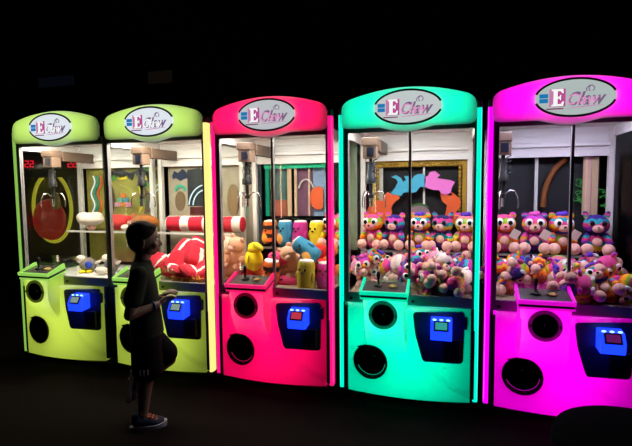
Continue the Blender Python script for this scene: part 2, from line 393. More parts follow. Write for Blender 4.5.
    for a in range(NU+1):
        u = a/NU; s_ = 2*u-1; e = max(0, (abs(s_)-.86)/.14); rd = 1-math.sqrt(max(0, 1-e*e))
        zt = 2.082+.083*(1-s_*s_) - .055*rd; zb = 1.905 - .033*max(0, math.cos(PI*s_/.8))**1.2*(abs(s_) < .4) + .035*rd
        for d in range(NV+1):
            v = d/NV; t_ = 2*v-1
            y = -.004-.062*math.sqrt(max(0, 1-abs(s_)**8))*math.sqrt(max(0, 1-abs(t_)**3.5))
            g[a, d] = b.b.verts.new((HX0+(HX1-HX0)*u, y, zb+(zt-zb)*v))
    for a in range(NU):
        for d in range(NV): b.b.faces.new((g[a, d], g[a+1, d], g[a+1, d+1], g[a, d+1]))
    hd = b.build('header', ACR, T, True)
    lo_, hi_ = [], []
    for a in range(NU+1):
        u = a/NU; s_ = 2*u-1; e = max(0, (abs(s_)-.86)/.14); rd = 1-math.sqrt(max(0, 1-e*e))
        hi_.append((HX0+(HX1-HX0)*u, 2.082+.083*(1-s_*s_) - .055*rd)); lo_.append((HX0+(HX1-HX0)*u, 1.905 - .033*max(0, math.cos(PI*s_/.8))**1.2*(abs(s_) < .4) + .035*rd))
    MB().prism(lo_+hi_[::-1], -.0035, .003).build('light_block_plate', BLK2, hd)  # unseen plate added to keep lamp light from leaking through the header
    MB().prism([(x, z*.86+2.0*.14-.004) for x, z in lo_[4:-4]]+[(x, z*.86+2.0*.14) for x, z in hi_[4:-4]][::-1], -.010, -.004).build('led_board', hled, hd)
    BX, BZ = .456, 2.026
    bd = MB().prism(ellipse_pts(BX, BZ, .212, .107, n=56), -.129, -.108).build('badge', emit('badge_'+K, c['badge'], c.get('badge_s', .72)), T)
    bd.location.y = .056
    om = mat('badge_outline_'+K, c.get('outline', '0a0a1c'), .4)
    for a0, a1 in ((14, 166), (194, 346)):
        pts = ellipse_pts(BX, BZ, .212, .107, math.radians(a0), math.radians(a1), 40, False)
        MB().path([(x, -.126, z) for x, z in pts], .0075, 8).build('outline', om, bd, True)
    bl = emit('mark_blue', '2086c8', .75); pk = emit('logo_pink', 'd458a8', .75); pk2 = emit('logo_magenta', '8c2468', .75); wh = emit('logo_white', (1, 1, 1), .95); gy_ = emit('logo_grey', '8a6a90', .75); lp = emit('logo_light_pink', 'f09ad0', .6)
    MB().box(BX-.190, BX-.143, -.132, -.128, BZ+.002, BZ+.026).box(BX-.190, BX-.143, -.132, -.128, BZ-.026, BZ-.002).build('blue_mark', bl, bd)
    MB().box(BX-.137, BX-.107, -.1305, -.128, BZ-.05, BZ+.052).build('letter_block', lp, bd)
    MB().box(BX-.107, BX-.050, -.1305, -.128, BZ-.05, BZ+.052).build('letter_block', pk, bd)
    x0, z0 = BX-.124, BZ-.048; h = .098; W_ = .062
    E_ = [(0,0),(W_,0),(W_+.004,.026),(W_-.004,.026),(W_-.012,.012),(.032,.012),(.032,.043),(.042,.043),(.046,.034),(.050,.034),(.050,.064),(.046,.064),(.042,.055),(.032,.055),(.032,.086),(W_-.014,.086),(W_-.006,.074),(W_+.002,.074),(W_-.002,h),(0,h),(0,.090),(.010,.086),(.010,.012),(0,.008)]
    MB().prism([(x0+x+.004, z0+z-.003) for x, z in E_], -.1318, -.130).build('logo_shadow', pk2, bd)
    MB().prism([(x0+x, z0+z) for x, z in E_], -.1335, -.1318).build('logo_letter', wh, bd)
    text_part('logo_script', 'Claw', .104, gy_, bd, (BX-.050, -.1305, BZ-.044), .38, .001, .003, .84)
    text_part('logo_script', 'Claw', .088, wh if i < 2 else emit('logo_script_pink', 'f0a0d4', .8), bd, (BX-.052, -.133, BZ-.042), .38, .001, .0008, .84)  # overexposed glare of the lime badges is put into white script colour
    MB().box(BX-.152, BX-.060, -.131, -.128, BZ-.066, BZ-.059).build('caption_line', pk2, bd)
    MB().path([(BX-.04+.19*k/12, -.130, BZ-.062+.012*(k/12)**2+.004*math.sin(k/12*PI)) for k in range(13)], [.001+.0022*math.sin(PI*k/12) for k in range(13)], 6).build('swoosh_line', lp, bd)
    for a, bb in ((.062, .078), (.078, .084), (.090, .084)):
        MB().path([(BX+a+.012*math.sin(k/5*PI)*(1 if a > .08 else -1)+(bb-a)*k/5, -.131, BZ+.03+.034*k/5) for k in range(6)], .0028, 6).build('logo_claw', gy_, bd)
    return T

CFG = [
 dict(key='lime_end', label='lime-lit claw machine at the left end of the row, nearly empty inside', body=(.56,.74,.075), body_s=1.95, head=(.50,.76,.14), head_s=1.55, edge=(.35,.75,.12), tube=(.30,.62,.10), tube_s=.8,
      no_tube=(1,), lamp=(1,.93,.78), lamp_s=46, lcd=(.30,.42,.36), badge='e4ecf4', badge_s=.95, outline='8c1450', shelf=1.13, deck=mat('white_deck', (.8,.78,.74), .9, bump=.8, scale=30)),
 dict(key='lime_boy', label='lime-lit claw machine behind the boy, filled with red and white cushions', body=(.56,.74,.075), body_s=1.95, head=(.50,.76,.14), head_s=1.55, edge=(.35,.75,.12), tube=(1,.85,.25), tube_s=1.1,
      no_tube=(0,), lamp=(1,.93,.78), lamp_s=50, lcd=(.30,.42,.36), badge='e4ecf4', badge_s=.95, outline='3c1440', shelf=1.13),
 dict(key='pink', label='hot pink-lit claw machine in the middle of the row with tube-shaped plush toys', body=(1,.0015,.105), body_s=2.8, head=(1,.002,.10), head_s=2.4, edge=(1,.012,.16), tube=(1,.006,.22), tube_s=1.15,
      lamp=(1,.95,.88), lamp_s=34, lcd=(.75,.05,.10), badge='d8dce0'),  # pink light reflected on the screen is put into the lcd colour
 dict(key='teal', label='teal-lit claw machine with a gold-framed back, second from the right', body=(.0,.92,.50), body_s=2.7, head=(.0,.80,.42), head_s=2.3, edge=(.0,.90,.52), tube=(.0,1,.66), tube_s=1.1,
      lamp=(1,.97,.95), lamp_s=29, strip_s=10, lcd=(.05,.50,.45), badge='dce6e6'),
 dict(key='magenta', label='magenta-lit claw machine at the right end of the row', body=(.95,.0,.74), body_s=2.8, head=(1,.0,.62), head_s=2.4, edge=(.9,.003,.75), tube=(1,.0,.95), tube_s=1.15,
      lamp=(.76,.72,1), lamp_s=28, strip_s=5, lcd=(.25,.02,.22), lcd_s=.4, badge='c8d6d4', claw=(.10, .20)),
]
MACH = [build_machine(i, c) for i, c in enumerate(CFG)]

# ------------------------------------------------------------------ backs of the machines (parts of each machine)
def pz(i, px, py, y):                                   # a point on the plane y seen at a pixel, in machine i's own frame
    p = at(px, py, y); return (p.x-OFF[i], p.z)
# teal machine: gold frame and arch of cloud-edged boards
T = MACH[3]; Yb = .72
GOLD = mat('gold_frame', (.55, .33, .05), .35, .7, bump=.8, scale=120)
gx0, gz1 = pz(3, 372, 160, Yb); gx1, _ = pz(3, 467, 160, Yb)
gf = MB().box(gx0, gx1, Yb-.01, Yb+.015, gz1-.035, gz1).box(gx0, gx0+.032, Yb-.01, Yb+.015, .80, gz1-.035).box(gx1-.032, gx1, Yb-.01, Yb+.015, .80, gz1-.035)
for k in range(26):
    x = gx0+.03+(gx1-gx0-.06)*k/25; gf.ell((x, Yb, gz1-.05), (.018, .012, .016), 8, 6)
for k in range(30):
    for x in (gx0+.05, gx1-.05): gf.ell((x, Yb, gz1-.05-.03*k), (.014, .012, .016), 8, 6)
gf.build('gold_backdrop_frame', GOLD, T)
def blob_board(name, pts, m, i=3, y=Yb-.031, t=.006, wob=.0, parent=None):
    P = [pz(i, px, py, y) for px, py in pts]; return MB().prism(P, y, y+t).build(name, m, parent or MACH[i])
OR = mat('board_orange', 'f06430', .6); BLU = mat('board_blue', '4ab4d8', .6); PNK = mat('board_pink', 'f47cd8', .6)
blob_board('cloud_board', [(366,212),(369,206),(374,205),(376,200),(383,201),(384,195),(388,192),(393,195),(398,195),(400,198),(396,201),(393,204),(391,208),(392,213),(389,218),(385,224),(370,224)], OR)
blob_board('cloud_board', [(390,194),(395,188),(398,182),(396,179),(391,177),(396,175),(401,178),(403,182),(406,180),(404,176),(408,176),(412,179),(414,176),(418,174),(424,174),(426,179),(425,187),(420,187),(416,192),(411,193),(407,192),(403,193),(401,196),(396,195)], BLU)
blob_board('cloud_board', [(425,187),(424,177),(428,176),(430,172),(435,171),(440,175),(437,178),(442,179),(450,180),(455,182),(452,187),(451,192),(453,196),(447,195),(443,196),(439,190),(434,190),(430,189)], PNK)
blob_board('cloud_board', [(440,193),(446,195),(452,192),(458,197),(461,201),(460,207),(456,212),(459,218),(455,224),(446,224),(444,218),(446,211),(447,205),(442,201)], OR)
blob_board('arched_sign', [(408,217),(409,210),(413,206),(419,205),(425,206),(429,210),(430,217)], mat('sign_mauve', '9a7884', .6, var=.5, scale=60))
blob_board('sign_arch', [(409,208),(412,204.5),(419,203),(426,204.5),(429,208),(426,207),(419,205.5),(412,207)], mat('sign_green', '3c6a30', .6))
blob_board('back_post', [(377,162),(383,162),(383,215),(377,215)], PILLAR, y=Yb+.02); blob_board('back_post', [(423,162),(425,162),(425,205),(423,205)], PILLAR, y=Yb+.02)
MB().box(.06, .86, .79, .80, .78, 1.72).build('back_board', mat('dark_back_board', (.012, .009, .012), .7), T)
# pink machine: green valance, posts, panels
T = MACH[2]
val = []
x0, z1 = pz(2, 264, 160.5, .72); x1, zb = pz(2, 331, 166.5, .72)
lo = [(x0+(x1-x0)*k/60, zb-.012*abs(math.sin(k/60*PI*15))) for k in range(61)]
MB().prism([(x0, z1)]+lo+[(x1, z1)], .715, .727).build('green_valance', mat('green_cloth', '22c08c', .8), T)
def strip(i, px0, px1, py0, py1, name, m, y=.735, d=.02):
    a = pz(i, px0, py0, y); b = pz(i, px1, py1, y)
    return MB().box(a[0], b[0], y, y+d, b[1], a[1]).build(name, m, MACH[i])
BEI = mat('beige_post', 'd8b894', .6)
strip(2, 287, 291.5, 166, 216, 'back_post', BEI); strip(2, 294, 297, 166, 216, 'back_post', BEI); strip(2, 308, 310, 166, 216, 'back_post', BEI)
strip(2, 313, 326, 166, 216, 'back_board', mat('blue_grey_board', '90a8c8', .7, var=.6, scale=25), .775)
strip(2, 273, 287, 166, 200, 'back_board', mat('dark_green_board', '3a6a60', .6, var=.8, scale=20), .775); strip(2, 273, 287, 200, 216, 'back_board', mat('red_brown_board', 'a85a3c', .6, var=.4, scale=20), .775)
strip(2, 297, 313, 166, 216, 'back_board', mat('plum_board', '80526c', .6, var=.6, scale=20), .775)
strip(2, 265, 269, 166, 216, 'green_light_strip', emit('green_glow', (.0, .30, .16), .8), .755)
strip(2, 254, 262, 140, 244, 'corner_post', mat('blue_grey_post', '48505c', .4, .4), .70)
P = ellipse_pts(*pz(2, 318, 198, .745), .075, .10, n=20); MB().prism([(x, z) for x, z in P if x < pz(2, 324, 198, .745)[0]], .745, .765).build('orange_disc', OR, T)
MB().path([(x, .735, z) for x, z in ellipse_pts(*pz(2, 306, 192, .735), .07, .11, .3, PI-.3, 12, False)], .006).build('white_arc', PILLAR, T, True)  # pale arc among the back posts
strip(2, 348, 357, 140, 250, 'back_post', mat('pale_green_post', 'a8c0a0', .6), .74)
# lime machine at the left end: jungle board
T = MACH[0]
JUN = mat('jungle_board', '9a9440', .7, var=.75, scale=9)
a = pz(0, 86, 168, .725); b2 = pz(0, 161, 168, .725)
jb = MB().box(a[0], b2[0], .725, .735, .80, 1.73).build('jungle_backdrop', JUN, T)
def jrel(name, pts, m, i=0, y=.715, t=.01, par=None): return MB().prism([pz(i, *p, y) for p in pts], y, y+t).build(name, m, par)
DKB = mat('canopy_navy', '1c2430', .7); YEL = mat('banana_yellow', 'e8d820', .6); GRN = mat('leaf_green', '58a040', .6); TAN = mat('trunk_brown', '5a4630', .7)
jrel('canopy', [(108,172)]+[(108+k*2.0, 176+3*math.sin(k*1.3)+ (4 if k % 4 == 0 else 0)) for k in range(25)]+[(156,170),(150,172),(140,169),(130,173),(120,169)], DKB, par=jb)
jrel('trunk', [(109,180),(113,190),(115,200),(113,212),(108,214)], TAN, par=jb); jrel('trunk', [(143,185),(150,196),(150,212),(144,214),(146,200)], TAN, par=jb)
jrel('banana', [(116,176),(124,175),(127,179),(120,180)], YEL, par=jb); jrel('banana', [(142,176),(150,175),(154,180),(146,180)], YEL, par=jb)
jrel('banana', [(138,186),(141,191),(143,200),(142,209),(139,213),(141,200)], YEL, par=jb)
for px, py in ((112,178),(145,184),(142,201),(152,174),(147,170)): jrel('leaf', [(px+4*math.cos(t), py+3.4*math.sin(t)) for t in [2*PI*k/10 for k in range(10)]], GRN, par=jb)
for (px, py), cc in zip(((122.5,195.5),(119.5,200),(125.5,200),(117,204.5),(122.5,204.5),(128.5,204.5)), ('e87828','5cb4a0','4a90a8','e0a0c0','e88030','e884b4')):
    jrel('letter_block', [(px-2.4,py-2.1),(px+2.4,py-2.1),(px+2.4,py+2.1),(px-2.4,py+2.1)], mat('block_'+cc, cc, .6), y=.707, t=.018, par=jb)
NEON = emit('pale_neon', (.75,.95,1), .9)
for k, rr in enumerate((10, 8)): MB().path([(pz(0, 160-rr*math.sin(PI*.5*q/10), 208-2.4*rr*math.cos(PI*.5*q/10), .71)[0], .71, pz(0, 160-rr*math.sin(PI*.5*q/10), 208-2.4*rr*math.cos(PI*.5*q/10), .71)[1]) for q in range(11)], .004, 6).build('neon_line', NEON, jb, True)
for dx, m_ in ((0, NEON), (3.5, mat('snake_teal', '209c84', .6)), (7, mat('snake_orange', 'd06030', .6))):
    MB().path([(pz(0, 93+dx+1.8*math.sin(q*.7), 176+2.6*q, .71)[0], .71, pz(0, 93, 176+2.6*q, .71)[1]) for q in range(15)], .010 if dx else .006, 6).build('snake_line', m_, jb, True)
# lime machine behind the boy: board with canopy, arch, white arcs
T = MACH[1]
a = pz(1, 168, 168, .725); b2 = pz(1, 256, 168, .725)
mb_ = MB().box(a[0], b2[0], .725, .735, .80, 1.73).build('pale_backdrop', mat('pale_board', 'b4a890', .7, var=.3, scale=14), T)
jrel('canopy', [(172,176),(174,171),(178,173),(182,169),(186,172),(188,178),(184,179),(180,181),(176,178),(173,179)], mat('canopy_blue', '20304c', .7), 1, par=mb_)
jrel('arch', [(180+5.6*math.cos(t), 191-6.5*math.sin(t)) for t in [PI*k/12 for k in range(13)]]+[(180-3.6*math.cos(t), 191-4*math.sin(t)) for t in [PI*k/12 for k in range(13)]], mat('arch_turquoise', '38b494', .6), 1, y=.709, par=mb_)
jrel('oval', [(180+5*math.cos(t), 201+10*math.sin(t)) for t in [2*PI*k/16 for k in range(16)]], mat('oval_brown', '7a6448', .7), 1, par=mb_)
jrel('dark_panel', [(187,170),(199,168),(206,172),(206,206),(188,206)], mat('charcoal_board', '22282c', .6), 1, y=.718, par=mb_)
jrel('red_panel', [(190,207),(206,207),(206,215),(190,215)], mat('maroon_board', '5a1c18', .6), 1, y=.718, par=mb_)
for rr in (17, 13): MB().path([(pz(1, 206-rr*math.sin(t), 206-rr*1.25*math.cos(t), .707)[0], .707, pz(1, 206-rr*math.sin(t), 206-rr*1.25*math.cos(t), .707)[1]) for t in [PI*.48*q/10 for q in range(11)]], .006, 6).build('neon_line', NEON, mb_, True)
jrel('oval', [(233+6*math.cos(t), 200+16*math.sin(t)) for t in [2*PI*k/16 for k in range(16)]], mat('oval_tan', '96784e', .7), 1, par=mb_)
jrel('wavy_edge', [(243,165)]+[(241.5+1.2*math.sin(k*1.2), 165+2.6*k) for k in range(20)]+[(248,215),(248,165)], mat('edge_teal', '84b49c', .6, var=.4, scale=20), 1, y=.717, par=mb_)
# magenta machine: posts behind
strip(4, 535.5, 537, 157, 215, 'back_post', PILLAR); strip(4, 584, 590, 157, 215, 'back_post', BEI); strip(4, 592.5, 597, 157, 215, 'back_post', BEI)
MB().box(.06, .84, .81, .82, .78, 1.72).build('back_board', mat('navy_back_board', (.008, .009, .012), .6), MACH[4])
P = [pz(4, *p, .765) for p in ((566,159),(561,163),(554,170),(548,181),(544,193),(543,207))]
MB().path([(x, .765, z) for x, z in P], .022, 8).build('orange_arc', mat('arc_orange', '8a4a18', .6), MACH[4], True)
lv = MB(); rnd = random.Random(3)
for k in range(26):
    px, py = rnd.uniform(576, 588), rnd.uniform(180, 203)
    if k > 18: px, py = rnd.uniform(598, 609), rnd.uniform(190, 206)
    x, z = pz(4, px, py, .76); lv.path([(x+.025*math.cos(t), .76+.004*math.sin(3*t), z+.012*math.sin(t+k)) for t in [PI*1.3*q/7 for q in range(8)]], .003, 5)
lv.build('neon_foliage', emit('green_neon', (.03, .24, .04), .8), MACH[4], True)

# ------------------------------------------------------------------ plush toys
SKIN = mat('plush_cream_pink', 'e8b4a4', .9, bump=.4, scale=120); EYEB = mat('eye_black', (.004,.004,.004), .08); EYEW = mat('eye_white', (.85,.85,.85), .5)
RB = {
 'orange': bands('fur_orange', ['b83c18','f07010','f4a818','90b828','e04890']), 'purple': bands('fur_purple', ['2c1c70','6c2898','18a0b0','c838a0','3c2080']),
 'pink': bands('fur_pink', ['c82c78','f070b0','e0b020','f04888','b838b8']), 'rainbow': bands('fur_rainbow', ['2c3ca0','e04818','f0b810','e04088','1890a0','f07010']),
 'teal': bands('fur_teal', ['8c2870','e0c828','1898a4','d83888','202060']), 'white': bands('fur_white', ['e0a8b0','f0d8d0','e8c8c8','f4e4dc','e090b0']),
 'violet': bands('fur_violet', ['201468','7830a8','d83080','1898a0','3c1c88']), 'yellow': bands('fur_yellow', ['e06830','f0b828','f4d850','98c050','e87890']),
}
def m_ear(o, sx): pass
def make_plush(fur, ears='round', patch=True, tuft=None, tagc=False, muzz=None, lite=False):
    r = empty('plush_toy'); S = (12, 8) if lite else (18, 12)
    f = RB[fur]; alt = RB[{'orange':'pink','purple':'pink','pink':'purple','rainbow':'orange','teal':'violet','white':'pink','violet':'teal','yellow':'pink'}[fur]]
    MB().ell((0, .008, .078), (.06, .052, .082), *S).build('body', alt, r, True)
    MB().ell((0, -.004, .2), (.08, .068, .068), *S).build('head', f, r, True)
    MB().ell((0, -.062, .178), (.034, .026, .026), *S).build('muzzle', muzz or SKIN, r, True)
    MB().ell((0, -.088, .186), (.010, .006, .007), 10, 6).build('nose', EYEB if patch else alt, r, True)
    for s in (-1, 1):
        e = MB().ell((s*.035, -.058, .212), (.028 if patch else .02, .016, .03 if patch else .02), 12, 8).build('eye_patch' , EYEW if patch else alt, r, True)
        MB().ell((s*.034, -.071, .211), (.015, .007, .0165), 10, 8).build('eye', EYEB, r, True)
        er = (.024, .014, .026) if ears == 'round' else (.020, .012, .036)
        MB().ell((s*.058, .004, .258), er, 12, 8, Euler((0, s*.5, 0)).to_matrix()).build('ear', alt, r, True)
        MB().ell((s*.066, -.03, .105), (.022, .026, .05), 12, 8, Euler((-.5, s*-.4, 0)).to_matrix()).build('arm', f, r, True)
        MB().ell((s*.062, -.075, .040), (.039, .038, .040), 12, 8).build('foot', SKIN, r, True)
    MB().ell((0, -.05, .088), (.03, .012, .03), 14, 8).build('belly_patch', SKIN, r, True)
    if tuft: MB().ell((-.012, -.01, .268), (.03, .022, .02), 10, 6).ell((.016, -.012, .272), (.022, .02, .022), 10, 6).ell((0, -.03, .27), (.018, .014, .014), 10, 6).build('tuft', tuft, r, True)
    if tagc:
        mm = Matrix.Translation((.062, -.085, .135)) @ Euler((.15, .5, .1)).to_matrix().to_4x4()
        MB().box(-.028, .028, -.001, .001, -.032, .032, mm).build('hang_tag', mat('tag_card', 'e0ccc0', .7), r)
    register(r); return r
PUR = mat('tuft_purple', '5a34b8', .9); TPK = mat('tuft_pink', 'd850b0', .9)
PROTO = {
 'A': make_plush('orange', muzz=mat('muzzle_pink', 'f08c90', .9)), 'B': make_plush('purple', patch=False), 'C': make_plush('rainbow', tuft=PUR),
 'D': make_plush('teal', patch=False, ears='long'), 'E': make_plush('yellow', tuft=PUR), 'F': make_plush('pink', tuft=TPK), 'G': make_plush('violet', patch=False, ears='long'),
 'H': make_plush('white'), 'C2': make_plush('rainbow', tuft=PUR, tagc=True), 'F2': make_plush('pink', tuft=TPK, tagc=True), 'A2': make_plush('orange', tagc=True, muzz=mat('muzzle_pink', 'f08c90', .9)),
}
def put(proto, loc, rot=(0,0,0), s=1, label='', cat='plush toy', group=None):
    o = copy_tree(proto); o.location = loc; o.rotation_euler = rot; o.scale = (s, s, s)
    for k in ('label', 'category', 'group'):
        if k in o: del o[k]
    return tag(o, label, cat, group)
# row on the shelf of the teal machine
for k, (px, t, lab) in enumerate(((373,'A','orange-headed plush dog'),(395,'B','purple and dark-faced plush bear'),(420,'C','white-eyed rainbow plush monkey'),(442.5,'D','teal and pink plush bear with long ears'),(466,'E','yellow and orange plush monkey'))):
    p = at(px, 228, .55)
    put(PROTO[t], (p.x, .55, 1.026), (0, 0, random.uniform(-.25, .1)-.1), 1.02, lab+' on the teal-lit machine shelf, '+('leftmost of its row','second from left','middle of its row','second from right','rightmost of its row')[k], 'plush toy', 'plush animals on the shelf of the teal machine')
for k, (px, t, lab) in enumerate(((503.5,'A2','orange plush dog with a pink tuft and hang tag'),(534,'F2','pink-haired plush monkey with big white eyes'),(561,'C2','rainbow plush monkey with white hang tag'),(596,'G','dark violet and teal plush bear'))):
    p = at(px, 232, .55)
    put(PROTO[t], (p.x, .55, 1.026), (0, 0, random.uniform(-.2, .2)+.1), 1.05, lab+' on the magenta-lit machine shelf, '+('leftmost','second from left','third from left','rightmost')[k], 'plush toy', 'plush animals on the shelf of the magenta machine')
# heaps
def heap(i, kinds, name):
    rnd = random.Random(40+i); n = 0
    cname = {'A':'orange','B':'purple','C':'rainbow','D':'teal and pink','E':'yellow','F':'pink','G':'violet','H':'white'}
    spots = []
    for yy, zs in ((.105, (.835, .915)), (.225, (.85, .945)), (.345, (.86, .925)), (.45, (.87, .93)), (.58, (.87,))):
        for q in range(5):
            for z in zs:
                x = .11+.165*q+rnd.uniform(-.025, .025)+(.06 if z > .90 and q < 4 else 0)
                if x < .46 and yy < .25: continue
                spots.append((min(.80, x), yy+rnd.uniform(-.01, .02), z+rnd.uniform(-.02, .02)))
    for x, y, z in spots:
        t = rnd.choice(kinds); s = rnd.uniform(.80, 1.02); e = Euler((rnd.uniform(-1.5, 1.5), rnd.uniform(-1.3, 1.3), rnd.uniform(-1.6, 1.6)))
        c0 = e.to_matrix() @ Vector((0, -.01, .14*s))
        put(PROTO[t], Vector((OFF[i]+x, y, z))-c0, e, s, '%s plush toy tumbled in the heap inside the %s-lit claw machine' % (cname[t], name), 'plush toy', '%s plush toys heaped in the %s machine' % (cname[t], name))
heap(3, 'FHHFBDHFFC', 'teal'); heap(4, 'AEAFHCAEFG', 'magenta')

# tube plush in the pink machine
def make_tube_plush(c, belly=None, dots=None, top='e8e4dc'):
    r = empty('tube_plush')
    MB().lathe([(.001,0),(.045,.002),(.058,.012),(.061,.04),(.061,.17),(.056,.195),(.05,.2)], seg=24).build('body', bands('tube_'+c, [c, c], noise=.02) if not dots else bands('tube_'+c, [dots, c, dots, c, dots, c], noise=.06), r, True)
    MB().lathe([(.052,.198),(.05,.206),(.03,.21),(.001,.211)], seg=24).build('top_cap', mat('cap_'+top, top, .9), r, True)
    for s in (-1, 1):
        MB().ell((s*.022, -.060, .145), (.008, .005, .009), 10, 6).build('eye', EYEB, r, True)
        MB().ell((s*.064, -.012, .09), (.012, .018, .035), 10, 6).build('arm', mat('arm_'+c, c, .9), r, True)
    MB().ell((0, -.063, .125), (.011, .008, .008), 10, 6).build('nose', EYEB, r, True)
    if belly: MB().ell((-.014, -.042, .06), (.042, .026, .055), 14, 8).build('belly_patch', mat('belly_'+belly, belly, .9), r, True)
    register(r); return r
TP = {'o': make_tube_plush('e86a24', 'f09a30', '2a1410'), 'b': make_tube_plush('3c8cae', 'e8a850'), 'm': make_tube_plush('c02c86', '8c2a70'), 'y': make_tube_plush('e0c820', None), 'v': make_tube_plush('a89c28', None)}
# keep the stripes of the orange one mostly orange
TP['o'].children[0].data.materials[0] = bands('tube_striped', ['e86a24', ('2a1410', .30), ('e86a24', .36), ('2a1410', .55), ('e86a24', .60), ('2a1410', .76), ('e86a24', .81)], noise=.05)
SG = 'tube plush on the shelf of the pink machine'
for px, t, lab in ((270.5,'o','orange tube plush with black stripes on the shelf behind the pink machine door bar'),(285.5,'b','blue tube plush with tan belly on the pink machine shelf'),(300.5,'m','magenta tube plush on the pink machine shelf'),(317,'y','yellow tube plush at the right end of the pink machine shelf')):
    p = at(px, 232, .55); put(TP[t], (p.x, .55, 1.030), (0, 0, -.35), 1.02, lab, 'plush toy', SG)
p = at(352, 232, .55); put(PROTO['A'], (2.665, .55, 1.026), (0, 0, -.3), 1.0, 'orange plush dog on the pink machine shelf, seen between the pink and teal posts', 'plush toy')
def put_at(proto, px, py, y, rot, s, lab, cat, grp=None, h=.1):
    c = at(px, py, y); e = Euler(rot); return put(proto, c - e.to_matrix() @ Vector((0, 0, h*s)), rot, s, lab, cat, grp)
put_at(TP['b'], 307, 250, .22, (.1, -1.0, -.3), 1.05, 'blue tube plush with tan belly tipped over on the pink machine heap', 'plush toy')
put_at(TP['v'], 306, 275, .12, (0, .06, -.2), 1.06, 'olive yellow tube plush standing at the front of the pink machine', 'plush toy')
put_at(TP['o'], 271, 274, .24, (.1, .15, -.2), 1.1, 'orange striped tube plush low behind the pink machine door bar', 'plush toy')
put_at(TP['m'], 325, 276, .2, (0, 0, 0), 1.0, 'dark magenta tube plush at the right front of the pink machine', 'plush toy')
def soft(name, parts, parent=None):
    r = empty(name)
    for pn, m_, ells in parts:
        b = MB()
        for c_, r_, *ro in ells: b.ell(c_, r_, 18, 12, Euler(ro[0]).to_matrix() if ro else None)
        b.build(pn, m_, r, True)
    register(r); return r
YLW = mat('plush_yellow', 'f4e018', .9); CO = mat('plush_orange', 'f07830', .9); CP = mat('plush_hot_pink', 'f04880', .9); CR_ = mat('plush_red', 'd82420', .9); PEACH = mat('plush_peach', 'e8b090', .9, var=.1, scale=20); GREY = mat('plush_blue_grey', '8ca4b0', .9)
pear = soft('pear_plush', [('body', YLW, [((0,0,.06),(.075,.06,.085)),((0,0,.14),(.055,.05,.05))]), ('leaf', mat('leaf_yellow', 'd8d030', .9), [((.05,-.02,.17),(.05,.025,.022),(0,.4,0))]), ('seam', mat('seam_dark', '8a7a20', .9), [((0,-.06,.07),(.004,.004,.03))])])
fish = soft('plush_fish', [('body', CO, [((0,0,.05),(.09,.05,.05))]), ('tail', CP, [((.1,0,.05),(.035,.015,.05))]), ('fin', CP, [((0,0,.105),(.03,.01,.02))]), ('eye', EYEB, [((-.055,-.038,.065),(.008,.006,.008))])])
bear = soft('plush_bear', [('body', PEACH, [((0,0,.07),(.07,.06,.075))]), ('head', PEACH, [((0,-.01,.17),(.062,.056,.054))]), ('ear', PEACH, [((-.045,0,.215),(.02,.012,.02))]), ('ear', PEACH, [((.045,0,.215),(.02,.012,.02))]), ('muzzle', SKIN, [((0,-.06,.16),(.025,.02,.02))]), ('eye', EYEB, [((-.024,-.056,.18),(.007,.005,.007))]), ('eye', EYEB, [((.024,-.056,.18),(.007,.005,.007))]), ('arm', PEACH, [((-.07,-.03,.09),(.022,.03,.022))]), ('arm', PEACH, [((.07,-.03,.09),(.022,.03,.022))]), ('foot', PEACH, [((-.045,-.06,.025),(.028,.03,.027))]), ('foot', PEACH, [((.045,-.06,.025),(.028,.03,.027))])])
ball = soft('plush_ball', [('body', mat('plush_ivory', 'f0dcc4', .9), [((0,0,.08),(.085,.08,.08))]), ('patch', CR_, [((-.03,-.035,.12),(.05,.045,.045))]), ('patch', CR_, [((.01,-.06,.045),(.035,.025,.02))])])
redp = soft('plush_fish', [('body', CR_, [((0,0,.05),(.085,.05,.05))]), ('tail', CO, [((.095,0,.05),(.03,.015,.045))]), ('fin', CO, [((0,0,.1),(.03,.01,.02))]), ('eye', EYEB, [((-.055,-.038,.065),(.008,.006,.008))])])
pnkp = soft('plush_fish', [('body', CP, [((0,0,.05),(.085,.05,.05))]), ('tail', PEACH, [((.095,0,.05),(.03,.015,.045))]), ('fin', PEACH, [((0,0,.1),(.03,.01,.02))]), ('eye', EYEB, [((-.055,-.038,.065),(.008,.006,.008))])])
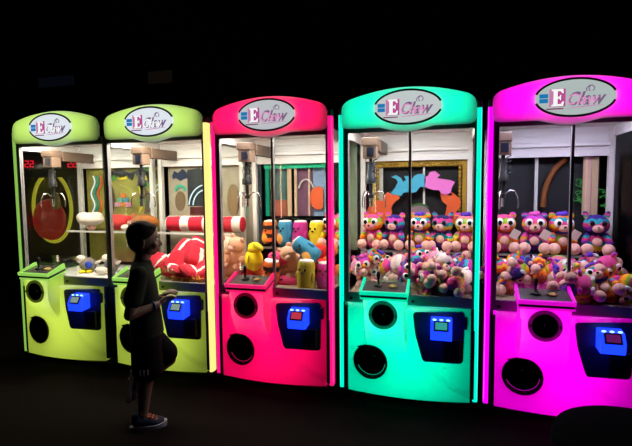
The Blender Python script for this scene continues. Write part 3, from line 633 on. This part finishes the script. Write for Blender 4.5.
for pr, px, py, y, rot, s, lab in (
  (pear, 254, 257, .30, (0, .1, -.3), 1.1, 'yellow pear-shaped plush left of the door bar in the pink machine'),
  (ball, 227, 247, .42, (0, 0, 0), 1.15, 'ivory plush ball with red patches at the left of the pink machine'),
  (bear, 238, 255, .40, (.3, .3, -.3), 1.2, 'peach plush bear behind the pink machine joystick'),
  (bear, 287, 266, .36, (-.2, .4, .2), 1.2, 'peach plush bear in the middle of the pink machine heap'),
  (bear, 228, 268, .40, (.5, -.4, .4), 1.1, 'peach plush bear low at the left of the pink machine'),
  (fish, 288, 252, .42, (0, .3, .2), 1.1, 'orange plush fish on the heap below the blue tube plush in the pink machine'),
  (redp, 320, 248, .40, (0, -.2, .2), 1.1, 'red plush fish behind the tipped blue tube plush'),
  (redp, 252, 271, .40, (0, .2, .1), 1.1, 'red plush fish under the yellow pear in the pink machine'),
  (pnkp, 280, 254, .30, (0, .2, .4), 1.1, 'pink plush fish beside the pink machine door bar'),
  (pnkp, 296, 244, .48, (0, -.2, .2), 1.0, 'pink plush fish at the back of the pink machine heap'),
  (pnkp, 290, 278, .28, (0, .2, .2), 1.1, 'pink plush fish at the foot of the pink machine heap'),
  (fish, 262, 266, .40, (0, .1, -.2), 1.1, 'orange plush fish under the yellow pear in the pink machine'),
  (bear, 295, 262, .34, (.4, -.5, 0), 1.1, 'peach plush bear between the two tube plush in the pink machine'),
  (redp, 326, 262, .36, (0, .3, .1), 1.1, 'red plush fish at the right post of the pink machine')):
    put_at(pr, px, py, y, rot, s, lab, 'plush toy', None, .08)

# cushions in the lime machine behind the boy
RW = bands('cushion_red_white', ['c01830', ('d82840', .1), ('f4ece4', .44), ('d42038', .58), ('d42038', .94)], axis=0, noise=.05)
RW2 = bands('cushion_red_swirl', ['c81c34', ('d42840', .34), ('f4e8e0', .60), ('c81c34', .74)], axis=0, noise=.14, scale=3)
def cushion(m_, sz, nm):
    r = empty(nm); b = MB(); X, Y, Z = sz
    bmesh.ops.create_grid(b.b, x_segments=16, y_segments=12, size=1)
    top = list(b.b.verts)
    for v in top:
        x, y = v.co.x, v.co.y; h = ((1-x**4)*(1-y**4))**.5; v.co = Vector((x*X*(1-.08*y*y), y*Y*(1-.08*x*x), Z*h))
    g2 = bmesh.ops.duplicate(b.b, geom=list(b.b.faces)); 
    for v in [q for q in g2['geom'] if isinstance(q, bmesh.types.BMVert)]: v.co.z *= -1
    bmesh.ops.remove_doubles(b.b, verts=b.b.verts, dist=1e-4)
    b.build('cover', m_, r, True)
    pts = [(X*math.cos(t)*abs(math.cos(t))**-.5*.94 if abs(math.cos(t)) > .01 else 0, Y*math.sin(t)*abs(math.sin(t))**-.5*.94 if abs(math.sin(t)) > .01 else 0, 0) for t in [2*PI*k/32 for k in range(32)]]
    MB().path(pts, .006, 6, True).build('piping', mat('piping_white', 'f0e4dc', .8), r, True)
    register(r); return r
roll = empty('roll_cushion')
rl = MB().lathe([(.001,-.125),(.05,-.122),(.066,-.11),(.07,0),(.066,.11),(.05,.122),(.001,.125)], seg=24, m=Matrix.Rotation(PI/2, 3, 'Y')).build('cover', bands('roll_red_white', ['f0e6de', ('cc1c36', .08), ('f0e6de', .60), ('cc1c36', .9)], axis=0, noise=.03), roll, True)
tr = MB()
for k in range(6): tr.tube((-.1+.035*k, -.02, .066), (-.075+.035*k, .025, .062), .006)
tr.build('lacing', mat('piping_white', 'f0e4dc', .8), roll, True); register(roll)
CU1 = cushion(RW, (.13, .10, .05), 'square_cushion'); CU2 = cushion(RW2, (.13, .10, .05), 'square_cushion')
G2 = 'red and white cushions in the lime machine'
for px, lab in ((180, 'red and white roll cushion at the left of the shelf above the cushion heap'), (202, 'red and white roll cushion on the shelf beside the yellow post'), (231, 'red and white roll cushion on the shelf, seen through the pink machine side')):
    p = at(px, 225, .55); put(roll, (p.x, .55, 1.202), (0, 0, .12), 1.0, lab, 'cushion', 'roll cushions on the lime machine shelf')
for q, (pr, px, py, y, rot, s, lab) in enumerate((
  (CU2, 183, 262, .22, (.9, .25, .25), 1.0, 'red cushion with a broad white band on top of the heap behind the boy'),
  (CU1, 186, 249, .36, (.8, .1, -.5), 1.0, 'red and white cushion at the back of the heap behind the boy'),
  (CU1, 198, 258, .26, (.9, .5, .9), 1.0, 'red and white cushion leaning by the yellow post'),
  (CU2, 171, 265, .28, (.7, -.5, 1.3), .9, 'red and white cushion at the left of the heap by the boy face'),
  (CU2, 178, 271, .12, (.45, -.2, 2.6), .8, 'red and white cushion low at the front of the heap behind the boy'),
  (CU1, 192, 272, .12, (.45, .3, 1.2), .8, 'red and white cushion at the front of the heap, right of the boy hands'),
  (CU2, 201, 271, .16, (.6, .4, -.9), .8, 'red swirled cushion at the front by the yellow post'),
  (CU1, 200, 246, .42, (.6, -.3, 2.0), .9, 'red and white cushion at the back of the heap under the shelf'),
  (CU2, 160, 262, .36, (.7, .2, -.3), .9, 'red and white cushion mostly behind the boy face'))):
    put_at(pr, px, py, y, rot, s, lab, 'cushion', G2, 0)
star = empty('plush_starfish'); b = MB()
for k in range(5):
    t = PI/2+2*PI*k/5; b.tube((0,0,.04), (.042*math.cos(t), 0, .04+.042*math.sin(t)), .016, .006, 10)
b.ell((0,0,.04), (.02,.014,.02), 10, 8); b.build('body', mat('star_orange', 'd88038', .9), star, True)
for s in (-1, 1): MB().ell((s*.008, -.015, .045), (.004,.003,.004), 8, 6).build('eye', EYEB, star, True)
register(star)
for k in range(6):
    p = at(174+5.2*k, 279, .05); put(star, (p.x, .052, .762), (0, .2*(-1)**k, 0), .95, 'orange plush starfish standing along the front edge below the red cushions', 'plush toy', 'orange starfish along the lime machine window')

# left end machine
puff = soft('puffy_cushion', [('cap', mat('plush_white', 'e8dcd0', .9, bump=.4, scale=30), [((0,0,.1),(.13,.1,.065)),((-.05,-.03,.12),(.07,.06,.05)),((.06,0,.125),(.06,.07,.045))]), ('stalk', SKIN, [((0,0,.04),(.05,.045,.05))])])
redt = soft('plush_toy', [('body', mat('plush_scarlet', 'd41c1c', .9), [((0,0,.075),(.13,.075,.075))]), ('arm', mat('plush_scarlet', 'd41c1c', .9), [((.12,-.02,.1),(.05,.03,.04))]), ('patch', YLW, [((-.03,-.066,.07),(.035,.012,.02))]), ('foot', mat('plush_white', 'e8dcd0', .9), [((.10,-.05,.03),(.04,.04,.03))])])
brn = soft('plush_toy', [('body', mat('plush_brown', 'a05a20', .9, bump=.4), [((0,0,.075),(.14,.08,.075))]), ('ear', mat('plush_brown', 'a05a20', .9), [((-.1,-.01,.135),(.03,.02,.03))]), ('muzzle', SKIN, [((-.13,-.02,.07),(.035,.035,.03))]), ('eye', EYEB, [((-.12,-.055,.1),(.008,.006,.008))])])
for pr, px, lab in ((puff, 91, 'white puffy cushion on the shelf of the left end machine'), (redt, 119, 'red plush toy with a yellow patch on the left end machine shelf'), (brn, 145, 'brown plush animal lying on the left end machine shelf')):
    p = at(px, 228, .55); put(pr, (p.x, .55, 1.131), (0, 0, .1), 1.0, lab, 'cushion' if pr is puff else 'plush toy')
pen = soft('plush_bird', [('body', mat('plush_grey', '8c8078', .9), [((0,0,.06),(.07,.055,.06))]), ('head', mat('plush_white', 'e8dcd0', .9), [((-.05,-.02,.11),(.04,.035,.035))]), ('beak', CO, [((-.09,-.03,.11),(.018,.012,.01))]), ('foot', YLW, [((-.02,-.055,.012),(.025,.03,.012))]), ('foot', YLW, [((.035,-.05,.012),(.025,.03,.012))]), ('wing', mat('plush_blue', '3050c8', .9), [((.03,-.045,.065),(.035,.015,.03))]), ('tail', mat('plush_white', 'e8dcd0', .9), [((.08,0,.08),(.05,.012,.012),(0,-.4,0))]), ('eye', EYEB, [((-.06,-.052,.12),(.006,.004,.006))])])
for px, py, y, rz, lab in ((88,262,.34,.2,'grey plush bird with yellow feet on the white deck of the left end machine'),(112,266,.40,-.3,'grey plush bird nearest the right side of the left end machine')):
    p = at(px, py, y); put(pen, (p.x, y, .762), (0,0,rz), 1.1, lab, 'plush toy')
frog = soft('plush_fish', [('body', mat('plush_white', 'e8dcd0', .9), [((0,0,.035),(.06,.04,.035))]), ('tail', YLW, [((.065,0,.04),(.025,.012,.03))]), ('eye', EYEB, [((-.04,-.03,.045),(.006,.005,.006))])])
p = at(100, 268, .22); put(frog, (p.x, .24, .762), (0,0,.3), 1.0, 'small white plush fish with yellow tail on the white deck', 'plush toy')

for pr in list(PROTO.values())+list(TP.values())+[pear, fish, bear, ball, redp, pnkp, roll, CU1, CU2, star, puff, redt, brn, pen, frog]:
    for ch in KIDS[pr.name]: bpy.data.objects.remove(ch, do_unlink=True)
    bpy.data.objects.remove(pr, do_unlink=True)

# ------------------------------------------------------------------ arcade beyond the left end
p = at(50, 208, 1.1)
hg = empty('ring_game', (p.x, 1.1, 0), 'dark game cabinet with a glowing yellow hoop, seen through the left end machine', 'arcade game')
MB().box(-.42, .42, .05, .5, 0, 1.95).build('cabinet', mat('game_cabinet', (.03,.012,.012), .6, var=.5, scale=8), hg)
cz = p.z
MB().path([(.27*math.cos(t), .03, cz+.39*math.sin(t)) for t in [2*PI*k/48 for k in range(48)]], .02, 8, True).build('hoop', emit('yellow_hoop', (.45,.42,.03), .7), hg, True)
MB().ell((-.05, .03, cz-.14), (.24, .05, .24), 20, 12).build('red_drum', emit('red_glow', (.22,.012,.008), .6), hg, True)
MB().ell((.06, .02, cz+.05), (.07, .03, .14), 16, 10).build('olive_drum', emit('olive_glow', (.10,.08,.015), .6), hg, True)
RN = emit('red_neon', (.75,.01,.03), .9)
rs = empty('neon_sign', (0,0,0), 'red neon sign beyond the left end machine, above the yellow hoop', 'sign')
b = MB()
def nl(pts):
    global b
    b.path([at(px, py, 1.08) for px, py in pts], .008, 6)
for x0 in (25, 30, 68, 73): nl([(x0,161),(x0+3,161),(x0+3,164),(x0,164),(x0,167),(x0+3,167)])
nl([(77,161),(80,161)]); nl([(78.5,161),(78.5,174)])
b.build('tubes', RN, rs, True)
q0, q1 = at(20, 157, 1.12), at(86, 177, 1.12)
MB().box(q0.x, q1.x, 1.10, 1.15, q1.z, q0.z).build('backing', BLK2, rs)
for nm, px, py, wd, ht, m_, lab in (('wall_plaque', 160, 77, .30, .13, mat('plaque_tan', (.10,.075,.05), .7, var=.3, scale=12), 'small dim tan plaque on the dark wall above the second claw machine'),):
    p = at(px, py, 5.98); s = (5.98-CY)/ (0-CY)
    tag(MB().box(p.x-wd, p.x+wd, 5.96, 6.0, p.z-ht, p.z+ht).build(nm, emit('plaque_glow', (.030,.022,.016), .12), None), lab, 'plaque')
p = at(52, 65, 5.97); tag(MB().box(p.x-.6, p.x+.6, 5.95, 6.0, p.z-.5, p.z+.5).build('wall_screen', emit('screen_dim', (.006,.008,.016), .25)), 'large dim bluish screen on the dark wall at upper left', 'screen')

# ------------------------------------------------------------------ boy
BY = -.646
boy = empty('person', (1.73, BY, 0), 'boy in a dark t-shirt and shorts standing in profile, one heel raised, hands together', 'person', rz=math.radians(35))
SK = mat('skin', (.20, .105, .07), .55); HAIR = mat('dark_hair', (.006,.004,.003), .7, spec=.1, bump=.7, scale=150)
SH = mat('olive_tshirt', (.024,.028,.020), .9, bump=.2, scale=40, spec=.05); SHO = mat('black_shorts', (.005,.005,.006), .85, spec=.05)
def P3(x, z, y=0): return Vector(((x-1.73)*.82, y, z))
class Body(MB):
    def ell(s, c, r, seg=16, rings=10, m=None):
        if hasattr(r, '__len__') and m is None: r = (r[0]*.86, r[1], r[2])
        return MB.ell(s, c, r, seg, rings, m)
    def limb(s, pts, rs, seg=14):
        for p, r in zip(pts, rs): s.ell(p, r, 14, 10)
        for a, b_, r0, r1 in zip(pts, pts[1:], rs, rs[1:]): s.tube(a, b_, r0, r1, seg)
        return s
def loft(s, secs, n=28):
    R = []
    for z, x, rx, ry in secs: R.append([s.b.verts.new(P3(x+rx*math.cos(2*PI*k/n), z, ry*math.sin(2*PI*k/n))) for k in range(n)])
    for a, b_ in zip(R, R[1:]):
        for k in range(n): s.b.faces.new((a[k], a[(k+1)%n], b_[(k+1)%n], b_[k]))
    s.b.faces.new(R[0][::-1]); s.b.faces.new(R[-1]); return s
Body.loft = loft
def solid(bm, name, m, parent, vox=.006, smooth=4):
    o = bm.build(name+'_raw', m)
    return baked(o, name, m, parent, [('REMESH', dict(mode='VOXEL', voxel_size=vox)), ('SMOOTH', dict(factor=.5, iterations=smooth))])
B = Body()
# head with face
B.ell(P3(1.738, 1.215), (.100, .080, .098), 24, 16)
B.ell(P3(1.775, 1.175), (.072, .062, .070), 20, 14)
B.ell(P3(1.800, 1.128), (.036, .040, .028), 16, 10)                  # chin and jaw
B.ell(P3(1.770, 1.135), (.058, .055, .035), 16, 10)
B.ell(P3(1.832, 1.222), (.016, .045, .018), 12, 8)                   # brow
B.limb([P3(1.846, 1.198), P3(1.860, 1.168)], [.008, .0125]); B.ell(P3(1.852, 1.163), (.014, .017, .009), 12, 8)   # nose
B.ell(P3(1.842, 1.139), (.012, .022, .006), 12, 8); B.ell(P3(1.839, 1.127), (.012, .019, .006), 12, 8)             # lips
for s in (-1, 1):
    B.ell(P3(1.726, 1.178, s*.082), (.020, .009, .030), 12, 8, Euler((0, .2, s*.3)).to_matrix())
    B.ell(P3(1.815, 1.168, s*.040), (.026, .024, .028), 12, 8)       # cheek
B.limb([P3(1.733, 1.13), P3(1.718, 1.04)], [.046, .050])              # neck
# torso
B.loft([(1.04,1.715,.055,.10),(1.0,1.715,.075,.135),(.92,1.72,.085,.120),(.82,1.722,.082,.108),(.72,1.728,.082,.105),(.62,1.73,.09,.115),(.54,1.73,.085,.11)])
# arms and hands
def hand(wr, tip, up, side):
    """palm from wrist towards tip, five separate curled fingers"""
    d = (tip-wr).normalized(); lat = d.cross(up).normalized(); n_ = lat.cross(d)
    pc = wr + d*.040
    B.ell(pc, (.034, .026, .014), 12, 8, Matrix((d, lat, n_)).transposed())
    for k, (o, L) in enumerate(((-.021, .046), (-.007, .054), (.007, .051), (.021, .042))):
        a = wr + d*.064 + lat*o*side; c1 = a + d*L*.48 - n_*.008; c2 = c1 + d*L*.34 - n_*.016; c3 = c2 + d*L*.16 - n_*.018
        B.limb([wr+d*.03+lat*o*.7*side, a, c1, c2, c3], [.009, .0085, .0078, .007, .006], 10)
    t0 = wr + d*.018 - lat*.018*side; t1 = t0 + d*.024 - lat*.022*side - n_*.010; t2 = t1 + d*.026 - lat*.004*side - n_*.010
    B.limb([t0, t1, t2], [.0105, .009, .007], 10)
sR, eR, wR, hR = P3(1.700, 1.000, -.135), P3(1.628, .765, -.165), P3(1.822, .800, -.10), P3(1.93, .862, -.055)
sL, eL, wL, hL = P3(1.715, 1.000, .130), P3(1.690, .765, .165), P3(1.842, .812, .045), P3(1.93, .868, .005)
for s_, e_, w_ in ((sR, eR, wR), (sL, eL, wL)): B.limb([s_, e_, w_], [.043, .034, .022])
hand(wR, hR, Vector((-.3, .25, 1)), 1); hand(wL, hL, Vector((-.3, -.25, 1)), -1)
# legs: standing leg (near side) and bent leg (far side)
hpR, knR, anR = P3(1.728, .56, -.062), P3(1.735, .355, -.06), P3(1.690, .10, -.055)
hpL, knL, anL = P3(1.735, .56, .065), P3(1.893, .385, .075), P3(1.650, .262, .075)
B.limb([hpR, knR, P3(1.708, .27, -.058), anR], [.072, .047, .046, .030]); B.limb([hpL, knL, P3(1.81, .338, .075), anL], [.070, .047, .045, .030])
B.limb([anR, P3(1.70, .05, -.055), P3(1.80, .035, -.055)], [.030, .032, .026])
B.limb([anL, P3(1.612, .265, .075), P3(1.60, .17, .075)], [.030, .032, .026])
solid(B, 'body', SK, boy, .0045, 3)
# eyes
for s in (-1, 1):
    e = MB().ell(P3(1.836, 1.200, s*.033), (.008, .011, .0085), 12, 8).build('eye', EYEW, boy, True)
    MB().ell(P3(1.8425, 1.200, s*.034), (.003, .0055, .0055), 10, 6).build('pupil', EYEB, e, True)
# hair
H = Body()
H.ell(P3(1.722, 1.236), (.108, .088, .086), 24, 16); H.ell(P3(1.690, 1.205), (.070, .080, .085), 20, 14); H.ell(P3(1.785, 1.275), (.046, .060, .028), 16, 10)
H.ell(P3(1.715, 1.215), (.05, .0855, .05), 14, 10)
solid(H, 'hair', HAIR, boy, .006, 3)
# shirt with short sleeves
S = Body()
S.loft([(1.062,1.716,.052,.075),(1.035,1.714,.070,.128),(.995,1.714,.086,.150),(.93,1.722,.100,.142),(.84,1.727,.108,.134),(.75,1.731,.114,.132),(.66,1.735,.124,.136),(.57,1.738,.130,.14)])
S.limb([P3(1.722, 1.04), P3(1.718, 1.0)], [.060, .075])
for s_, e_ in ((sR, eR), (sL, eL)): S.limb([s_, s_+(e_-s_)*.62], [.054, .056])
so = S.build('shirt_raw', SH); so = baked(so, 'shirt_mid', SH, None, [('REMESH', dict(mode='VOXEL', voxel_size=.008)), ('SMOOTH', dict(factor=.5, iterations=6))])
bmx = bmesh.new(); bmx.from_mesh(so.data); bpy.data.objects.remove(so, do_unlink=True)
bmesh.ops.bisect_plane(bmx, geom=list(bmx.verts)+list(bmx.edges)+list(bmx.faces), plane_co=P3(1.73, .595), plane_no=(.12, 0, -1), clear_outer=True)   # open hem
tm = MB(); tm.b.free(); tm.b = bmx
tt = tm.build('t_shirt', SH, None, True)
baked(tt, 't_shirt', SH, boy, [('SOLIDIFY', dict(thickness=.006))])
# shorts
S = Body()
S.ell(P3(1.732, .60), (.105, .118, .07), 20, 12); S.ell(P3(1.735, .55), (.104, .116, .08), 20, 12)
S.limb([hpR, P3(1.733, .40, -.062)], [.092, .098]); S.limb([hpL, P3(1.868, .428, .075)], [.090, .080])
shr = solid(S, 'shorts', SHO, boy, .008, 4)
for k in range(3): MB().box(-.040+.022*k, -.034+.022*k, -.168, -.157, .385, .415).build('white_stripe', mat('stripe_white', (.4,.4,.4), .8), shr)
# wristband
wd = (wR-eR).normalized(); wb = eR+(wR-eR)*.86
MB().path([wb+(wd.orthogonal().normalized()*math.cos(t)+wd.cross(wd.orthogonal()).normalized()*math.sin(t))*.0275 for t in [2*PI*k/20 for k in range(20)]], .006, 8, True).build('wristband', mat('blue_band', (.02,.10,.30), .5), boy, True)
# shoes
def shoe(mw):
    U = Body()
    U.ell((.0, 0, .055), (.045, .040, .045), 16, 10); U.limb([(.0, 0, .055), (.06, 0, .045), (.135, 0, .032)], [.040, .038, .028]); U.ell((.10, 0, .035), (.06, .042, .028), 16, 10); U.ell((-.005, 0, .088), (.038, .036, .03), 14, 10)
    up_ = solid(U, 'shoe', mat('navy_shoe', (.010,.016,.05), .7), boy, .006, 3); up_.matrix_local = mw
    out = []
    for k in range(40):
        t = 2*PI*k/40; x = .062+.112*math.cos(t); wv = .036+.010*sstep(.0, .14, x); out.append((x, wv*math.sin(t)*1.05))
    b = MB(); A = [b.b.verts.new((x, y, 0)) for x, y in out]; C = [b.b.verts.new((x*1.02, y*1.04, .024+.010*sstep(.1, .18, x))) for x, y in out]
    b.b.faces.new(A[::-1]); b.b.faces.new(C); [b.b.faces.new((A[q], A[(q+1)%40], C[(q+1)%40], C[q])) for q in range(40)]
    b.build('sole', mat('sole_white', (.42,.40,.42), .6), up_, True)
    b = MB()
    for k in range(4):
        x = .045+.020*k; z = .090-.010*k; b.path([(x, -.026, z-.006), (x+.004, 0, z+.004), (x+.012, .026, z-.006)], .0045, 6); b.path([(x, .026, z-.006), (x+.004, 0, z+.006), (x+.012, -.026, z-.006)], .0045, 6)
    b.path([(.035, 0, .105), (.02, -.03, .12), (.03, -.035, .10)], .004, 6)
    b.build('laces', mat('orange_laces', (.65,.16,.05), .7), up_, True)
shoe(Matrix.Translation((-.068, -.055, 0)))
shoe(Matrix.Translation((-.112, .075, .300)) @ Matrix.Rotation(math.radians(100), 4, 'Y'))

# ------------------------------------------------------------------ stool in the near right corner
st = empty('stool', (4.20, -1.467, 0), 'black round padded stool in the near right corner in front of the magenta-lit machine', 'stool')
LEA = mat('black_vinyl', (.0012,.0012,.0014), .85, spec=.02)
MB().lathe([(.001,.615),(.22,.615),(.255,.63),(.268,.66),(.262,.69),(.22,.70),(.12,.706),(.001,.708)], seg=40).build('seat', LEA, st, True)
MB().tube((0,0,.05), (0,0,.62), .03, seg=16).build('post', BLK2, st, True)
MB().lathe([(.001,.05),(.06,.05),(.19,.02),(.20,0)], seg=32).build('foot_plate', BLK2, st, True)
MB().path([(.16*math.cos(t), .16*math.sin(t), .25) for t in [2*PI*k/28 for k in range(28)]], .011, 8, True).tube((-.16,0,.25), (.16,0,.25), .009).build('foot_ring', BLK2, st, True)
